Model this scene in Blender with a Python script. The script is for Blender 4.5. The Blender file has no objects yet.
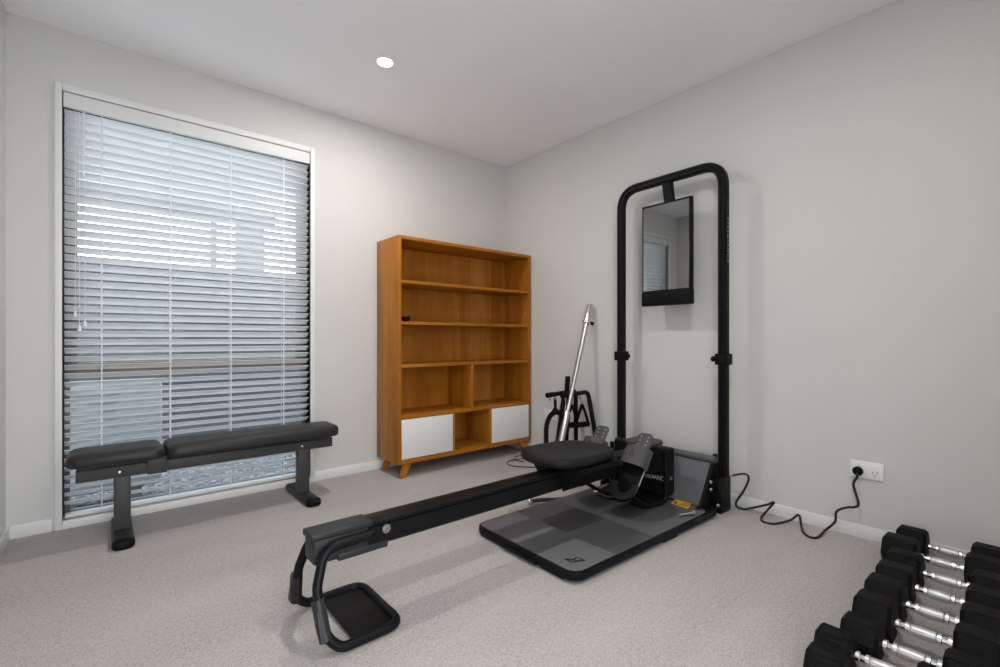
import bpy, bmesh, math, random
from mathutils import Vector, Matrix

random.seed(7)
SC = bpy.context.scene
COL = SC.collection
R = math.radians

# ------------------------------------------------------------------ camera
cam_data = bpy.data.cameras.new('camera')
cam_data.sensor_fit = 'HORIZONTAL'
cam_data.sensor_width = 36.0
cam_data.lens = 36.0 * 470.0 / 1000.0
cam_data.shift_y = 0.0055
cam_data.clip_start = 0.02
cam = bpy.data.objects.new('camera', cam_data)
COL.objects.link(cam)
cam.location = (-2.663, -3.081, 0.913)
cam.rotation_euler = (R(90), 0, R(49.8 - 90))
SC.camera = cam

# ------------------------------------------------------------------ sky and exposure
world = bpy.data.worlds.new('overcast_sky')
SC.world = world
world.use_nodes = True
bg = world.node_tree.nodes['Background']
bg.inputs['Color'].default_value = (0.90, 0.95, 1.0, 1)
bg.inputs['Strength'].default_value = 4.9
SC.view_settings.view_transform = 'Standard'
SC.view_settings.look = 'None'
SC.view_settings.gamma = 1.0
SC.view_settings.use_curve_mapping = False
SC.view_settings.exposure = 0.32
SC.cycles.use_denoising = True
SC.cycles.max_bounces = 10
SC.cycles.diffuse_bounces = 6
SC.cycles.transparent_max_bounces = 12
SC.cycles.sample_clamp_indirect = 6.0
DOWNLIGHT_W = 10.0
DOWNLIGHT_COL = (1.0, 0.96, 0.91)


def portal(name, loc, rot, sx, sy):
    l = bpy.data.lights.new(name, 'AREA')
    l.shape = 'RECTANGLE'
    l.size, l.size_y = sx, sy
    l.cycles.is_portal = True
    o = bpy.data.objects.new(name, l)
    COL.objects.link(o)
    o.location = loc
    o.rotation_euler = rot
    return o


portal('window_portal', (-2.225, 0.16, 1.06), (R(-90), 0, 0), 1.2, 2.1)
portal('doorway_portal', (-2.42, -3.47, 1.03), (R(90), 0, 0), 1.05, 2.06)


# ------------------------------------------------------------------ materials
def new_mat(name):
    m = bpy.data.materials.new(name)
    m.use_nodes = True
    nt = m.node_tree
    return m, nt, nt.nodes['Principled BSDF']


def add(nt, kind, **kw):
    n = nt.nodes.new(kind)
    for k, v in kw.items():
        setattr(n, k, v)
    return n


def obj_coords(nt, scale=(1, 1, 1)):
    tc = add(nt, 'ShaderNodeTexCoord')
    mp = add(nt, 'ShaderNodeMapping')
    mp.inputs['Scale'].default_value = scale
    nt.links.new(tc.outputs['Object'], mp.inputs['Vector'])
    return mp.outputs['Vector']


def noise(nt, vec, scale, detail=2.0, rough=0.5):
    n = add(nt, 'ShaderNodeTexNoise')
    n.inputs['Scale'].default_value = scale
    n.inputs['Detail'].default_value = detail
    n.inputs['Roughness'].default_value = rough
    if vec is not None:
        nt.links.new(vec, n.inputs['Vector'])
    return n.outputs['Fac']


def ramp(nt, fac, stops):
    r = add(nt, 'ShaderNodeValToRGB')
    e = r.color_ramp.elements
    e[0].position, e[0].color = stops[0][0], (*stops[0][1], 1)
    e[1].position, e[1].color = stops[-1][0], (*stops[-1][1], 1)
    for p, c in stops[1:-1]:
        x = e.new(p)
        x.color = (*c, 1)
    nt.links.new(fac, r.inputs['Fac'])
    return r.outputs['Color']


def bump(nt, bsdf, height, strength=0.2, dist=0.01):
    b = add(nt, 'ShaderNodeBump')
    b.inputs['Strength'].default_value = strength
    b.inputs['Distance'].default_value = dist
    nt.links.new(height, b.inputs['Height'])
    nt.links.new(b.outputs['Normal'], bsdf.inputs['Normal'])


def plain(name, col, rough=0.5, metal=0.0, spec=0.5, var=0.06, nscale=30, bmp=0.0, bscale=200, coat=0.0):
    """one-colour material with a faint procedural mottling"""
    m, nt, b = new_mat(name)
    v = obj_coords(nt)
    f = noise(nt, v, nscale, 3)
    lo = tuple(c * (1 - var) for c in col)
    hi = tuple(min(1, c * (1 + var)) for c in col)
    nt.links.new(ramp(nt, f, [(0.3, lo), (0.7, hi)]), b.inputs['Base Color'])
    b.inputs['Roughness'].default_value = rough
    b.inputs['Metallic'].default_value = metal
    b.inputs['Specular IOR Level'].default_value = spec
    b.inputs['Coat Weight'].default_value = coat
    if bmp:
        bump(nt, b, noise(nt, v, bscale, 2), bmp, 0.002)
    return m


def wood(name, grain, stave_axis):
    """warm honey timber: grain runs along one axis, glued staves across another"""
    m, nt, b = new_mat(name)
    tc = add(nt, 'ShaderNodeTexCoord')
    sc = [9.0, 9.0, 9.0]
    sc[grain] = 0.9
    mp = add(nt, 'ShaderNodeMapping')
    mp.inputs['Scale'].default_value = sc
    nt.links.new(tc.outputs['Object'], mp.inputs['Vector'])
    sep = add(nt, 'ShaderNodeSeparateXYZ')
    nt.links.new(tc.outputs['Object'], sep.inputs[0])
    mul = add(nt, 'ShaderNodeMath', operation='MULTIPLY')
    mul.inputs[1].default_value = 9.3
    nt.links.new(sep.outputs[stave_axis], mul.inputs[0])
    fl = add(nt, 'ShaderNodeMath', operation='FLOOR')
    nt.links.new(mul.outputs[0], fl.inputs[0])
    wn = add(nt, 'ShaderNodeTexWhiteNoise', noise_dimensions='1D')
    nt.links.new(fl.outputs[0], wn.inputs['W'])
    n1 = noise(nt, mp.outputs['Vector'], 2.0, 5, 0.6)
    n2 = noise(nt, mp.outputs['Vector'], 11.0, 3, 0.6)
    mx = add(nt, 'ShaderNodeMath', operation='MULTIPLY_ADD')
    mx.inputs[1].default_value = 0.30
    nt.links.new(wn.outputs['Value'], mx.inputs[0])
    nt.links.new(n1, mx.inputs[2])
    m3 = add(nt, 'ShaderNodeMath', operation='MULTIPLY_ADD')
    m3.inputs[1].default_value = 0.25
    nt.links.new(n2, m3.inputs[0])
    nt.links.new(mx.outputs[0], m3.inputs[2])
    c = ramp(nt, m3.outputs[0], [(0.40, WOOD_D), (0.75, WOOD_M), (1.1, WOOD_L)])
    nt.links.new(c, b.inputs['Base Color'])
    b.inputs['Roughness'].default_value = 0.42
    b.inputs['Specular IOR Level'].default_value = 0.2
    return m


WOOD_D, WOOD_M, WOOD_L = (0.30, 0.094, 0.005), (0.41, 0.150, 0.014), (0.51, 0.225, 0.042)

M = {}
M['wall'] = plain('wall_paint', (0.665, 0.66, 0.64), 0.85, spec=0.25, var=0.012, nscale=3, bmp=0.06, bscale=260)
M['ceiling'] = plain('ceiling_paint', (0.90, 0.905, 0.92), 0.9, spec=0.2, var=0.01, nscale=3)
M['trim'] = plain('white_trim_paint', (0.80, 0.80, 0.79), 0.45, spec=0.4, var=0.01)
M['blind'] = plain('white_blind', (0.78, 0.79, 0.80), 0.5, spec=0.4, var=0.01)
M['cordwhite'] = plain('white_cord', (0.82, 0.83, 0.84), 0.6, var=0.01)
M['alu'] = plain('window_aluminium', (0.11, 0.11, 0.115), 0.45, spec=0.5, var=0.05)
M['white'] = plain('white_lacquer', (0.80, 0.80, 0.79), 0.4, var=0.01)
M['plastic_white'] = plain('white_plastic', (0.86, 0.86, 0.86), 0.3, var=0.01)
M['woodv'] = wood('honey_wood_upright', 2, 0)
M['woods'] = wood('honey_wood_side', 2, 1)
M['woodh'] = wood('honey_wood_shelf', 0, 1)
M['black'] = plain('black_powder_coat', (0.006, 0.0061, 0.0065), 0.45, spec=0.13, var=0.15, bmp=0.05, bscale=900)
M['blacksat'] = plain('black_satin_metal', (0.006, 0.0061, 0.0066), 0.40, spec=0.16, var=0.1)
M['blackp'] = plain('black_plastic', (0.006, 0.006, 0.0063), 0.5, spec=0.13, var=0.1)
M['charcoal'] = plain('charcoal_plastic', (0.062, 0.062, 0.063), 0.5, spec=0.3, var=0.06)
M['charcoal2'] = plain('dark_grey_sleeve', (0.020, 0.021, 0.023), 0.45, spec=0.35, var=0.06)
M['frame'] = plain('bench_frame_paint', (0.055, 0.055, 0.056), 0.45, spec=0.35, var=0.05)
M['vinyl'] = plain('black_vinyl', (0.022, 0.022, 0.0225), 0.45, spec=0.35, var=0.1, bmp=0.12, bscale=420)
M['seatvinyl'] = plain('black_seat_foam', (0.009, 0.009, 0.0095), 0.55, spec=0.25, var=0.1, bmp=0.1, bscale=420)
M['rubber'] = plain('black_rubber', (0.0042, 0.0042, 0.0045), 0.6, spec=0.15, var=0.2, bmp=0.1, bscale=500)
M['mat'] = plain('grey_rubber_mat', (0.118, 0.119, 0.124), 0.55, spec=0.4, var=0.04, bmp=0.08, bscale=700)
M['matmid'] = plain('grey_mat_print', (0.078, 0.079, 0.083), 0.55, spec=0.4, var=0.04)
M['matdark'] = plain('dark_mat_print', (0.044, 0.0445, 0.048), 0.55, spec=0.4, var=0.04)
M['matline'] = plain('pale_mat_print', (0.140, 0.141, 0.145), 0.55, spec=0.4, var=0.04)
M['logo'] = plain('black_logo_print', (0.012, 0.012, 0.013), 0.5, var=0.05)
M['panelgrey'] = plain('blue_grey_panel', (0.115, 0.120, 0.128), 0.5, spec=0.5, var=0.04)
M['bargrey'] = plain('grey_foam_bar', (0.090, 0.090, 0.092), 0.55, var=0.05)
M['chrome'] = plain('chrome', (0.82, 0.82, 0.83), 0.14, metal=1.0, var=0.02)
M['steel'] = plain('brushed_steel', (0.66, 0.66, 0.65), 0.28, metal=1.0, var=0.04)
M['bolt'] = plain('bolt_steel', (0.45, 0.45, 0.46), 0.3, metal=1.0, var=0.05)
M['cable'] = plain('black_cable', (0.010, 0.010, 0.010), 0.5, var=0.05)
M['yellow'] = plain('yellow_label', (0.75, 0.43, 0.02), 0.5, var=0.03)
M['orange'] = plain('orange_tag', (0.75, 0.28, 0.10), 0.5, var=0.03)
M['greytext'] = plain('grey_lettering', (0.42, 0.42, 0.43), 0.5, var=0.02)
M['dimtext'] = plain('dim_lettering', (0.26, 0.26, 0.265), 0.5, var=0.02)
M['screen'] = plain('dark_screen_glass', (0.012, 0.012, 0.013), 0.03, spec=1.0, var=0.02, coat=1.0)
M['screen'].node_tree.nodes['Principled BSDF'].inputs['IOR'].default_value = 2.1
M['screen'].node_tree.nodes['Principled BSDF'].inputs['Coat IOR'].default_value = 1.7
M['fence'] = plain('slate_fence', (0.034, 0.038, 0.042), 0.7, var=0.08, nscale=4)
M['roof'] = plain('pale_metal_roof', (0.30, 0.315, 0.33), 0.5, var=0.04, nscale=2)
M['fascia'] = plain('dark_fascia', (0.03, 0.034, 0.038), 0.5, var=0.05)
M['post'] = plain('grey_post', (0.13, 0.135, 0.14), 0.6, var=0.05)
M['unit'] = plain('outdoor_unit_paint', (0.26, 0.275, 0.29), 0.5, var=0.02)
M['unitdark'] = plain('grille_dark', (0.10, 0.11, 0.12), 0.6, var=0.05)


M['holegrey'] = plain('pale_hole', (0.38, 0.38, 0.38), 0.6, var=0.03)


def glow(name, col, strength):
    m, nt, b = new_mat(name)
    b.inputs['Base Color'].default_value = (0.9, 0.9, 0.9, 1)
    b.inputs['Emission Color'].default_value = (*col, 1)
    b.inputs['Emission Strength'].default_value = strength
    return m


M['lamp'] = glow('downlight_lens', (1.0, 0.96, 0.9), 12.0)

# knurled chrome
m, nt, b = new_mat('knurled_chrome')
v = obj_coords(nt, (700, 700, 700))
ck = add(nt, 'ShaderNodeTexChecker')
ck.inputs['Scale'].default_value = 1.0
nt.links.new(v, ck.inputs['Vector'])
b.inputs['Base Color'].default_value = (0.70, 0.70, 0.71, 1)
b.inputs['Metallic'].default_value = 1.0
b.inputs['Roughness'].default_value = 0.36
bump(nt, b, ck.outputs['Fac'], 0.4, 0.001)
M['knurl'] = m

# carpet: beige-grey cut pile with fine speckle and faint broad tracks
m, nt, b = new_mat('speckled_carpet')
v = obj_coords(nt)
f1 = noise(nt, v, 200, 3, 0.75)
f2 = noise(nt, v, 75, 2, 0.6)
f3 = noise(nt, obj_coords(nt, (0.6, 2.2, 1)), 2.2, 2, 0.5)
a1 = add(nt, 'ShaderNodeMath', operation='MULTIPLY_ADD')
a1.inputs[1].default_value = 0.30
nt.links.new(f2, a1.inputs[0])
nt.links.new(f1, a1.inputs[2])
a2 = add(nt, 'ShaderNodeMath', operation='MULTIPLY_ADD')
a2.inputs[1].default_value = 0.18
nt.links.new(f3, a2.inputs[0])
nt.links.new(a1.outputs[0], a2.inputs[2])
c = ramp(nt, a2.outputs[0], [(0.50, (0.20, 0.180, 0.168)), (0.68, (0.43, 0.398, 0.380)), (0.80, (0.50, 0.468, 0.450)), (0.98, (0.62, 0.59, 0.572))])
nt.links.new(c, b.inputs['Base Color'])
b.inputs['Roughness'].default_value = 0.95
b.inputs['Specular IOR Level'].default_value = 0.1
bump(nt, b, f1, 0.4, 0.003)
M['carpet'] = m

# gravel
m, nt, b = new_mat('pebble_ground')
v = obj_coords(nt)
vo = add(nt, 'ShaderNodeTexVoronoi')
vo.inputs['Scale'].default_value = 48
nt.links.new(v, vo.inputs['Vector'])
c = ramp(nt, vo.outputs['Color'], [(0.0, (0.02, 0.025, 0.03)), (0.5, (0.07, 0.08, 0.09)), (1.0, (0.26, 0.28, 0.30))])
nt.links.new(c, b.inputs['Base Color'])
b.inputs['Roughness'].default_value = 0.8
bump(nt, b, vo.outputs['Distance'], 0.8, 0.03)
M['gravel'] = m

# clear glass for the window pane: mostly straight-through, with a grazing reflection
m = bpy.data.materials.new('window_glass')
m.use_nodes = True
nt = m.node_tree
nt.nodes.clear()
out = add(nt, 'ShaderNodeOutputMaterial')
mix = add(nt, 'ShaderNodeMixShader')
tr = add(nt, 'ShaderNodeBsdfTransparent')
tr.inputs['Color'].default_value = (0.92, 0.96, 0.98, 1)
gl = add(nt, 'ShaderNodeBsdfGlossy')
gl.inputs['Roughness'].default_value = 0.02
fr = add(nt, 'ShaderNodeFresnel')
fr.inputs['IOR'].default_value = 1.2
nt.links.new(fr.outputs[0], mix.inputs[0])
nt.links.new(tr.outputs[0], mix.inputs[1])
nt.links.new(gl.outputs[0], mix.inputs[2])
nt.links.new(mix.outputs[0], out.inputs['Surface'])
M['glass'] = m


# ------------------------------------------------------------------ mesh helpers
def merge(bm, src):
    me = bpy.data.meshes.new('tmp')
    src.to_mesh(me)
    bm.from_mesh(me)
    bpy.data.meshes.remove(me)
    src.free()


def box(bm, x0, x1, y0, y1, z0, z1, bev=0.0, seg=2, mat=None):
    t = bmesh.new()
    bmesh.ops.create_cube(t, size=1.0)
    bmesh.ops.scale(t, vec=(abs(x1 - x0), abs(y1 - y0), abs(z1 - z0)), verts=t.verts)
    if bev:
        bmesh.ops.bevel(t, geom=t.edges[:], offset=bev, segments=seg, affect='EDGES', profile=0.5)
    bmesh.ops.translate(t, vec=((x0 + x1) / 2, (y0 + y1) / 2, (z0 + z1) / 2), verts=t.verts)
    if mat is not None:
        bmesh.ops.transform(t, matrix=mat, verts=t.verts)
    merge(bm, t)
    return bm


def prism(bm, pts, lo, hi, axis=2, bev=0.0, seg=2, mat=None):
    """polygon in the two other axes, extruded along one axis"""
    t = bmesh.new()

    def mk(p, h):
        if axis == 2:
            return (p[0], p[1], h)
        if axis == 1:
            return (p[0], h, p[1])
        return (h, p[0], p[1])
    a = [t.verts.new(mk(p, lo)) for p in pts]
    c = [t.verts.new(mk(p, hi)) for p in pts]
    n = len(pts)
    t.faces.new(a)
    t.faces.new(c)
    for i in range(n):
        t.faces.new((a[i], a[(i + 1) % n], c[(i + 1) % n], c[i]))
    bmesh.ops.recalc_face_normals(t, faces=t.faces)
    if bev:
        caps = [e for e in t.edges if (e.verts[0] in a and e.verts[1] in a) or (e.verts[0] in c and e.verts[1] in c)]
        bmesh.ops.bevel(t, geom=caps, offset=bev, segments=seg, affect='EDGES', profile=0.5)
    if mat is not None:
        bmesh.ops.transform(t, matrix=mat, verts=t.verts)
    merge(bm, t)
    return bm


def rrect(x0, x1, y0, y1, r, n=6):
    pts = []
    for cx, cy, a0 in ((x1 - r, y1 - r, 0), (x0 + r, y1 - r, 90), (x0 + r, y0 + r, 180), (x1 - r, y0 + r, 270)):
        for i in range(n + 1):
            a = R(a0 + 90 * i / n)
            pts.append((cx + r * math.cos(a), cy + r * math.sin(a)))
    return pts


def ellipse(cx, cy, rx, ry, n=28, p=2.0):
    pts = []
    for i in range(n):
        a = 2 * math.pi * i / n
        c, s = math.cos(a), math.sin(a)
        pts.append((cx + rx * math.copysign(abs(c) ** (2 / p), c), cy + ry * math.copysign(abs(s) ** (2 / p), s)))
    return pts


def fillet(pts, r, n=6, closed=False):
    """round the corners of a 3-D polyline"""
    P = [Vector(p) for p in pts]
    out = []
    N = len(P)
    for i in range(N):
        if not closed and (i == 0 or i == N - 1):
            out.append(P[i])
            continue
        p0, p1, p2 = P[i - 1], P[i], P[(i + 1) % N]
        d1, d2 = (p0 - p1), (p2 - p1)
        l1, l2 = d1.length, d2.length
        d1.normalize()
        d2.normalize()
        ang = d1.angle(d2)
        if ang > 3.1:
            out.append(p1)
            continue
        rr = r[i] if isinstance(r, (list, tuple)) else r
        t = min(rr / math.tan(ang / 2), l1 * 0.49, l2 * 0.49)
        a, c = p1 + d1 * t, p1 + d2 * t
        for k in range(n + 1):
            s = k / n
            out.append(a.lerp(p1, s).lerp(p1.lerp(c, s), s))
    return out


def smooth_path(pts, sub=6):
    """Catmull-Rom through the points"""
    P = [Vector(p) for p in pts]
    Q = [P[0] * 2 - P[1]] + P + [P[-1] * 2 - P[-2]]
    out = []
    for i in range(1, len(Q) - 2):
        a, b_, c_, d_ = Q[i - 1], Q[i], Q[i + 1], Q[i + 2]
        for k in range(sub):
            t = k / sub
            out.append(0.5 * ((2 * b_) + (c_ - a) * t + (2 * a - 5 * b_ + 4 * c_ - d_) * t * t + (3 * b_ - a - 3 * c_ + d_) * t ** 3))
    out.append(P[-1])
    return out


def sweep(bm, path, prof, closed=False, up=(0, 0, 1), scales=None):
    """sweep a closed 2-D profile along a 3-D path with parallel-transported frames"""
    P = [Vector(p) for p in path]
    N = len(P)
    t = bmesh.new()
    tang = []
    for i in range(N):
        if closed:
            d = P[(i + 1) % N] - P[i - 1]
        else:
            d = P[min(i + 1, N - 1)] - P[max(i - 1, 0)]
        tang.append(d.normalized())
    u = Vector(up)
    if abs(u.dot(tang[0])) > 0.95:
        u = Vector((1, 0, 0)) if abs(tang[0].x) < 0.9 else Vector((0, 1, 0))
    nrm = (u - tang[0] * u.dot(tang[0])).normalized()
    rings = []
    for i in range(N):
        if i:
            ax = tang[i - 1].cross(tang[i])
            if ax.length > 1e-7:
                nrm = Matrix.Rotation(tang[i - 1].angle(tang[i]), 3, ax.normalized()) @ nrm
            nrm = (nrm - tang[i] * nrm.dot(tang[i])).normalized()
        bn = tang[i].cross(nrm)
        s = scales[i] if scales else 1.0
        rings.append([t.verts.new(P[i] + (nrm * b_ + bn * a) * s) for a, b_ in prof])
    m = len(prof)
    rng = range(N) if closed else range(N - 1)
    for i in rng:
        A, B = rings[i], rings[(i + 1) % N]
        for k in range(m):
            t.faces.new((A[k], A[(k + 1) % m], B[(k + 1) % m], B[k]))
    if not closed:
        t.faces.new(rings[0])
        t.faces.new(rings[-1])
    bmesh.ops.recalc_face_normals(t, faces=t.faces)
    merge(bm, t)
    return bm


def circ(r, n=14):
    return [(r * math.cos(2 * math.pi * i / n), r * math.sin(2 * math.pi * i / n)) for i in range(n)]


def tube(bm, path, r, n=14, closed=False, scales=None):
    return sweep(bm, path, circ(r, n), closed, scales=scales)


def lathe(bm, prof, base, axis, n=20):
    """profile [(distance along axis, radius)] turned about an axis through base"""
    axis = Vector(axis).normalized()
    base = Vector(base)
    u = Vector((0, 0, 1)) if abs(axis.z) < 0.9 else Vector((1, 0, 0))
    u = (u - axis * u.dot(axis)).normalized()
    w = axis.cross(u)
    t = bmesh.new()
    rings = []
    for d, r in prof:
        rings.append([t.verts.new(base + axis * d + (u * math.cos(2 * math.pi * k / n) + w * math.sin(2 * math.pi * k / n)) * max(r, 1e-5)) for k in range(n)])
    for A, B in zip(rings, rings[1:]):
        for k in range(n):
            t.faces.new((A[k], A[(k + 1) % n], B[(k + 1) % n], B[k]))
    t.faces.new(rings[0])
    t.faces.new(rings[-1])
    bmesh.ops.recalc_face_normals(t, faces=t.faces)
    merge(bm, t)
    return bm


def B():
    return bmesh.new()


def finish(name, bm, mat, angle=38):
    me = bpy.data.meshes.new(name)
    bm.to_mesh(me)
    bm.free()
    me.materials.append(M[mat] if isinstance(mat, str) else mat)
    for p in me.polygons:
        p.use_smooth = True
    me.set_sharp_from_angle(angle=R(angle))
    o = bpy.data.objects.new(name, me)
    COL.objects.link(o)
    return o


def struct(name, bm, mat, parent=None):
    o = finish(name, bm, mat)
    if parent is None:
        o['kind'] = 'structure'
    else:
        o.parent = parent
    return o


class Thing:
    """an Empty at the thing's base; parts are modelled in room coordinates (or in its own when local) and parented to it"""

    def __init__(self, name, label, cat, loc, rotz=0.0, group=None, local=False):
        e = bpy.data.objects.new(name, None)
        COL.objects.link(e)
        e.empty_display_size = 0.05
        e.location = loc
        e.rotation_euler = (0, 0, rotz)
        e['label'], e['category'] = label, cat
        if group:
            e['group'] = group
        self.o, self.local = e, local

    def part(self, name, bm, mat, parent=None, label=None, angle=38):
        if not self.local:
            bmesh.ops.translate(bm, vec=-Vector(self.o.location), verts=bm.verts)
        o = finish(name, bm, mat, angle)
        o.parent = parent or self.o
        if label:
            o['label'] = label
        return o


def dup(root, loc, label, rot=None):
    r = root.copy()
    COL.objects.link(r)
    r.location = loc
    if rot is not None:
        r.rotation_euler = rot
    r['label'] = label
    for ch in list(root.children):
        c_ = ch.copy()
        COL.objects.link(c_)
        c_.parent = r
        for g in list(ch.children):
            d_ = g.copy()
            COL.objects.link(d_)
            d_.parent = c_
    return r


def text_mesh(bm, body, size, mat4, extrude=0.0004, spacing=1.0, sx=1.0):
    cu = bpy.data.curves.new('lettering', 'FONT')
    cu.body = body
    cu.size = size
    cu.extrude = extrude
    cu.align_x = 'CENTER'
    cu.align_y = 'CENTER'
    cu.space_character = spacing
    ob = bpy.data.objects.new('lettering', cu)
    COL.objects.link(ob)
    dg = bpy.context.evaluated_depsgraph_get()
    me = bpy.data.meshes.new_from_object(ob.evaluated_get(dg))
    me.transform(Matrix.Scale(sx, 4, (1, 0, 0)))
    me.transform(mat4)
    bm.from_mesh(me)
    bpy.data.meshes.remove(me)
    bpy.data.objects.remove(ob)
    bpy.data.curves.remove(cu)
    return bm


def frame4(xa, ya, o):
    """matrix whose columns are the given text right / text up directions"""
    xa, ya = Vector(xa).normalized(), Vector(ya).normalized()
    za = xa.cross(ya)
    return Matrix(((xa.x, ya.x, za.x, o[0]), (xa.y, ya.y, za.y, o[1]), (xa.z, ya.z, za.z, o[2]), (0, 0, 0, 1)))


# ------------------------------------------------------------------ the room
XL, YF, H = -3.0, -3.32, 2.4
WX0, WX1, WZ1 = -2.812, -1.65, 2.104          # window opening
DX0, DX1, DZ1 = -2.93, -1.90, 2.06          # open doorway behind the camera

bm = B(); box(bm, XL - 0.14, 0.14, YF - 0.14, 0.14, -0.06, 0.0)
struct('floor', bm, 'carpet')
bm = B(); box(bm, XL - 0.14, 0.14, YF - 0.14, 0.14, H, H + 0.1)
struct('ceiling', bm, 'ceiling')
bm = B()
box(bm, XL - 0.14, WX0, 0, 0.14, 0, H)
box(bm, WX1, 0.14, 0, 0.14, 0, H)
box(bm, WX0, WX1, 0, 0.14, WZ1, H)
struct('wall_back', bm, 'wall')
bm = B(); box(bm, 0, 0.14, YF - 0.14, 0.0, 0, H)
struct('wall_right', bm, 'wall')
bm = B(); box(bm, XL - 0.14, XL, YF - 0.14, 0.0, 0, H)
struct('wall_left', bm, 'wall')
bm = B()
box(bm, XL, DX0, YF - 0.14, YF, 0, H)
box(bm, DX1, 0, YF - 0.14, YF, 0, H)
box(bm, DX0, DX1, YF - 0.14, YF, DZ1, H)
struct('wall_front', bm, 'wall')


def skirting(name, x0, x1, y0, y1):
    b_ = B()
    box(b_, x0, x1, y0, y1, 0, 0.06, 0.003)
    return struct(name, b_, 'trim')


T = 0.012
skirting('baseboard_back', XL + T, WX0 - 0.035, -T, 0)
skirting('baseboard_back_right', WX1 + 0.025, 0, -T, 0)
skirting('baseboard_right', -T, 0, YF, -T)
skirting('baseboard_left', XL, XL + T, YF, 0)
skirting('baseboard_front', DX1 + 0.035, -T, YF, YF + T)

# doorway lining (open)
bm = B()
for x in (DX0, DX1):
    box(bm, x - 0.035, x + 0.035, YF - 0.15, YF + 0.012, 0, DZ1 + 0.035)
box(bm, DX0, DX1, YF - 0.15, YF + 0.012, DZ1, DZ1 + 0.035)
struct('trim_1', bm, 'trim')

# window
w = bpy.data.objects.new('window_1', None)
COL.objects.link(w)
w['kind'] = 'structure'
bm = B()
box(bm, WX0 - 0.027, WX0, -0.014, 0.10, 0, WZ1 + 0.034, 0.003)
box(bm, WX1, WX1 + 0.026, -0.014, 0.10, 0, WZ1 + 0.034, 0.003)
box(bm, WX0 - 0.0, WX1 + 0.0, -0.014, 0.10, WZ1, WZ1 + 0.034, 0.003)
struct('window_architrave', bm, 'trim', w)
bm = B()
box(bm, WX0, WX1, -0.014, 0.08, 0, 0.024, 0.003)
box(bm, WX0, WX1, 0.0, 0.09, 0.022, 0.036, 0.003)
struct('window_sill', bm, 'trim', w)
bm = B()
box(bm, WX0, WX0 + 0.052, 0.085, 0.135, 0.75, WZ1, 0.003)
box(bm, WX1 - 0.052, WX1, 0.085, 0.135, 0.75, WZ1, 0.003)
box(bm, WX0, WX0 + 0.024, 0.085, 0.135, 0.0, 0.76, 0.003)
box(bm, WX1 - 0.024, WX1, 0.085, 0.135, 0.0, 0.76, 0.003)
box(bm, WX0 + 0.02, WX1 - 0.02, 0.085, 0.135, 0.0, 0.055, 0.003)
box(bm, WX0 + 0.05, WX1 - 0.05, 0.085, 0.135, WZ1 - 0.06, WZ1, 0.003)
struct('window_sash_frame', bm, 'alu', w)
bm = B(); box(bm, WX0 + 0.02, WX1 - 0.02, 0.083, 0.137, 0.722, 0.792, 0.003)
struct('window_transom', bm, plain('bronze_transom', (0.20, 0.175, 0.155), 0.5, var=0.05), w)
for z0, z1, e in ((0.055, 0.722, 0.024), (0.792, WZ1 - 0.06, 0.052)):
    bm = B(); box(bm, WX0 + e, WX1 - e, 0.108, 0.112, z0, z1)
    struct('window_pane', bm, 'glass', w)

# ------------------------------------------------------------------ venetian blind
bl = Thing('venetian_blind', 'white horizontal-slat venetian blind lowered over the tall window', 'blind', (-2.225, 0.0, 0.05))
bm = B()
box(bm, WX0 + 0.004, WX1 - 0.004, -0.006, 0.008, 2.031, 2.101, 0.003)
box(bm, WX0 + 0.004, WX1 - 0.004, 0.012, 0.066, 2.048, 2.094, 0.003)
bl.part('valance', bm, 'blind')
SY, PITCH, TILT = 0.036, 0.0413, R(-31)
bm = B()
z = 2.012
while z > 0.085:
    prof = []
    n = 6
    for i in range(n + 1):
        s = -0.025 + 0.05 * i / n
        prof.append((s, 0.0014 + 0.0022 * (1 - (s / 0.025) ** 2)))
    for i in range(n, -1, -1):
        s = -0.025 + 0.05 * i / n
        prof.append((s, -0.0014 + 0.0022 * (1 - (s / 0.025) ** 2)))
    ct, st = math.cos(TILT), math.sin(TILT)
    pts = [(SY + s * ct - h * st, z + s * st + h * ct) for s, h in prof]
    prism(bm, pts, WX0 + 0.006, WX1 - 0.004, axis=0)
    z -= PITCH
bl.part('slats', bm, 'blind')
bm = B(); box(bm, WX0 + 0.008, WX1 - 0.012, SY - 0.025, SY + 0.025, 0.044, 0.060, 0.004)
bl.part('bottom_rail', bm, 'blind')
for x in (-2.667, -2.383, -2.095, -1.806):
    bm = B()
    for dy in (-0.0265, 0.0265):
        tube(bm, [(x, SY + dy, 2.05), (x, SY + dy, 0.058)], 0.0011, 6)
    box(bm, x - 0.0025, x + 0.0025, SY - 0.0275, SY - 0.0265, 0.08, 2.04)
    bl.part('ladder_cord', bm, 'cordwhite')
for x, zt in ((-2.765, 1.037), (-2.750, 0.966), (-2.730, 0.990)):
    bm = B(); tube(bm, [(x, 0.004, 2.03), (x, 0.002, 1.5), (x, 0.0, zt)], 0.0013, 6)
    pc = bl.part('pull_cord', bm, 'cordwhite')
    bm = B(); lathe(bm, [(0.0, 0.003), (0.004, 0.005), (0.024, 0.0085), (0.028, 0.007)], (x, 0.0, zt + 0.012), (0, 0, -1), 12)
    bl.part('tassel', bm, 'plastic_white', pc)
bm = B()
tube(bm, [(-2.736, -0.001, 2.03), (-2.736, -0.006, 1.72)], 0.003, 8)
lathe(bm, [(0, 0.003), (0.008, 0.006), (0.02, 0.006), (0.024, 0.003)], (-2.736, -0.006, 1.73), (0, 0, -1), 10)
bl.part('tilt_wand', bm, 'plastic_white')

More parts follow.
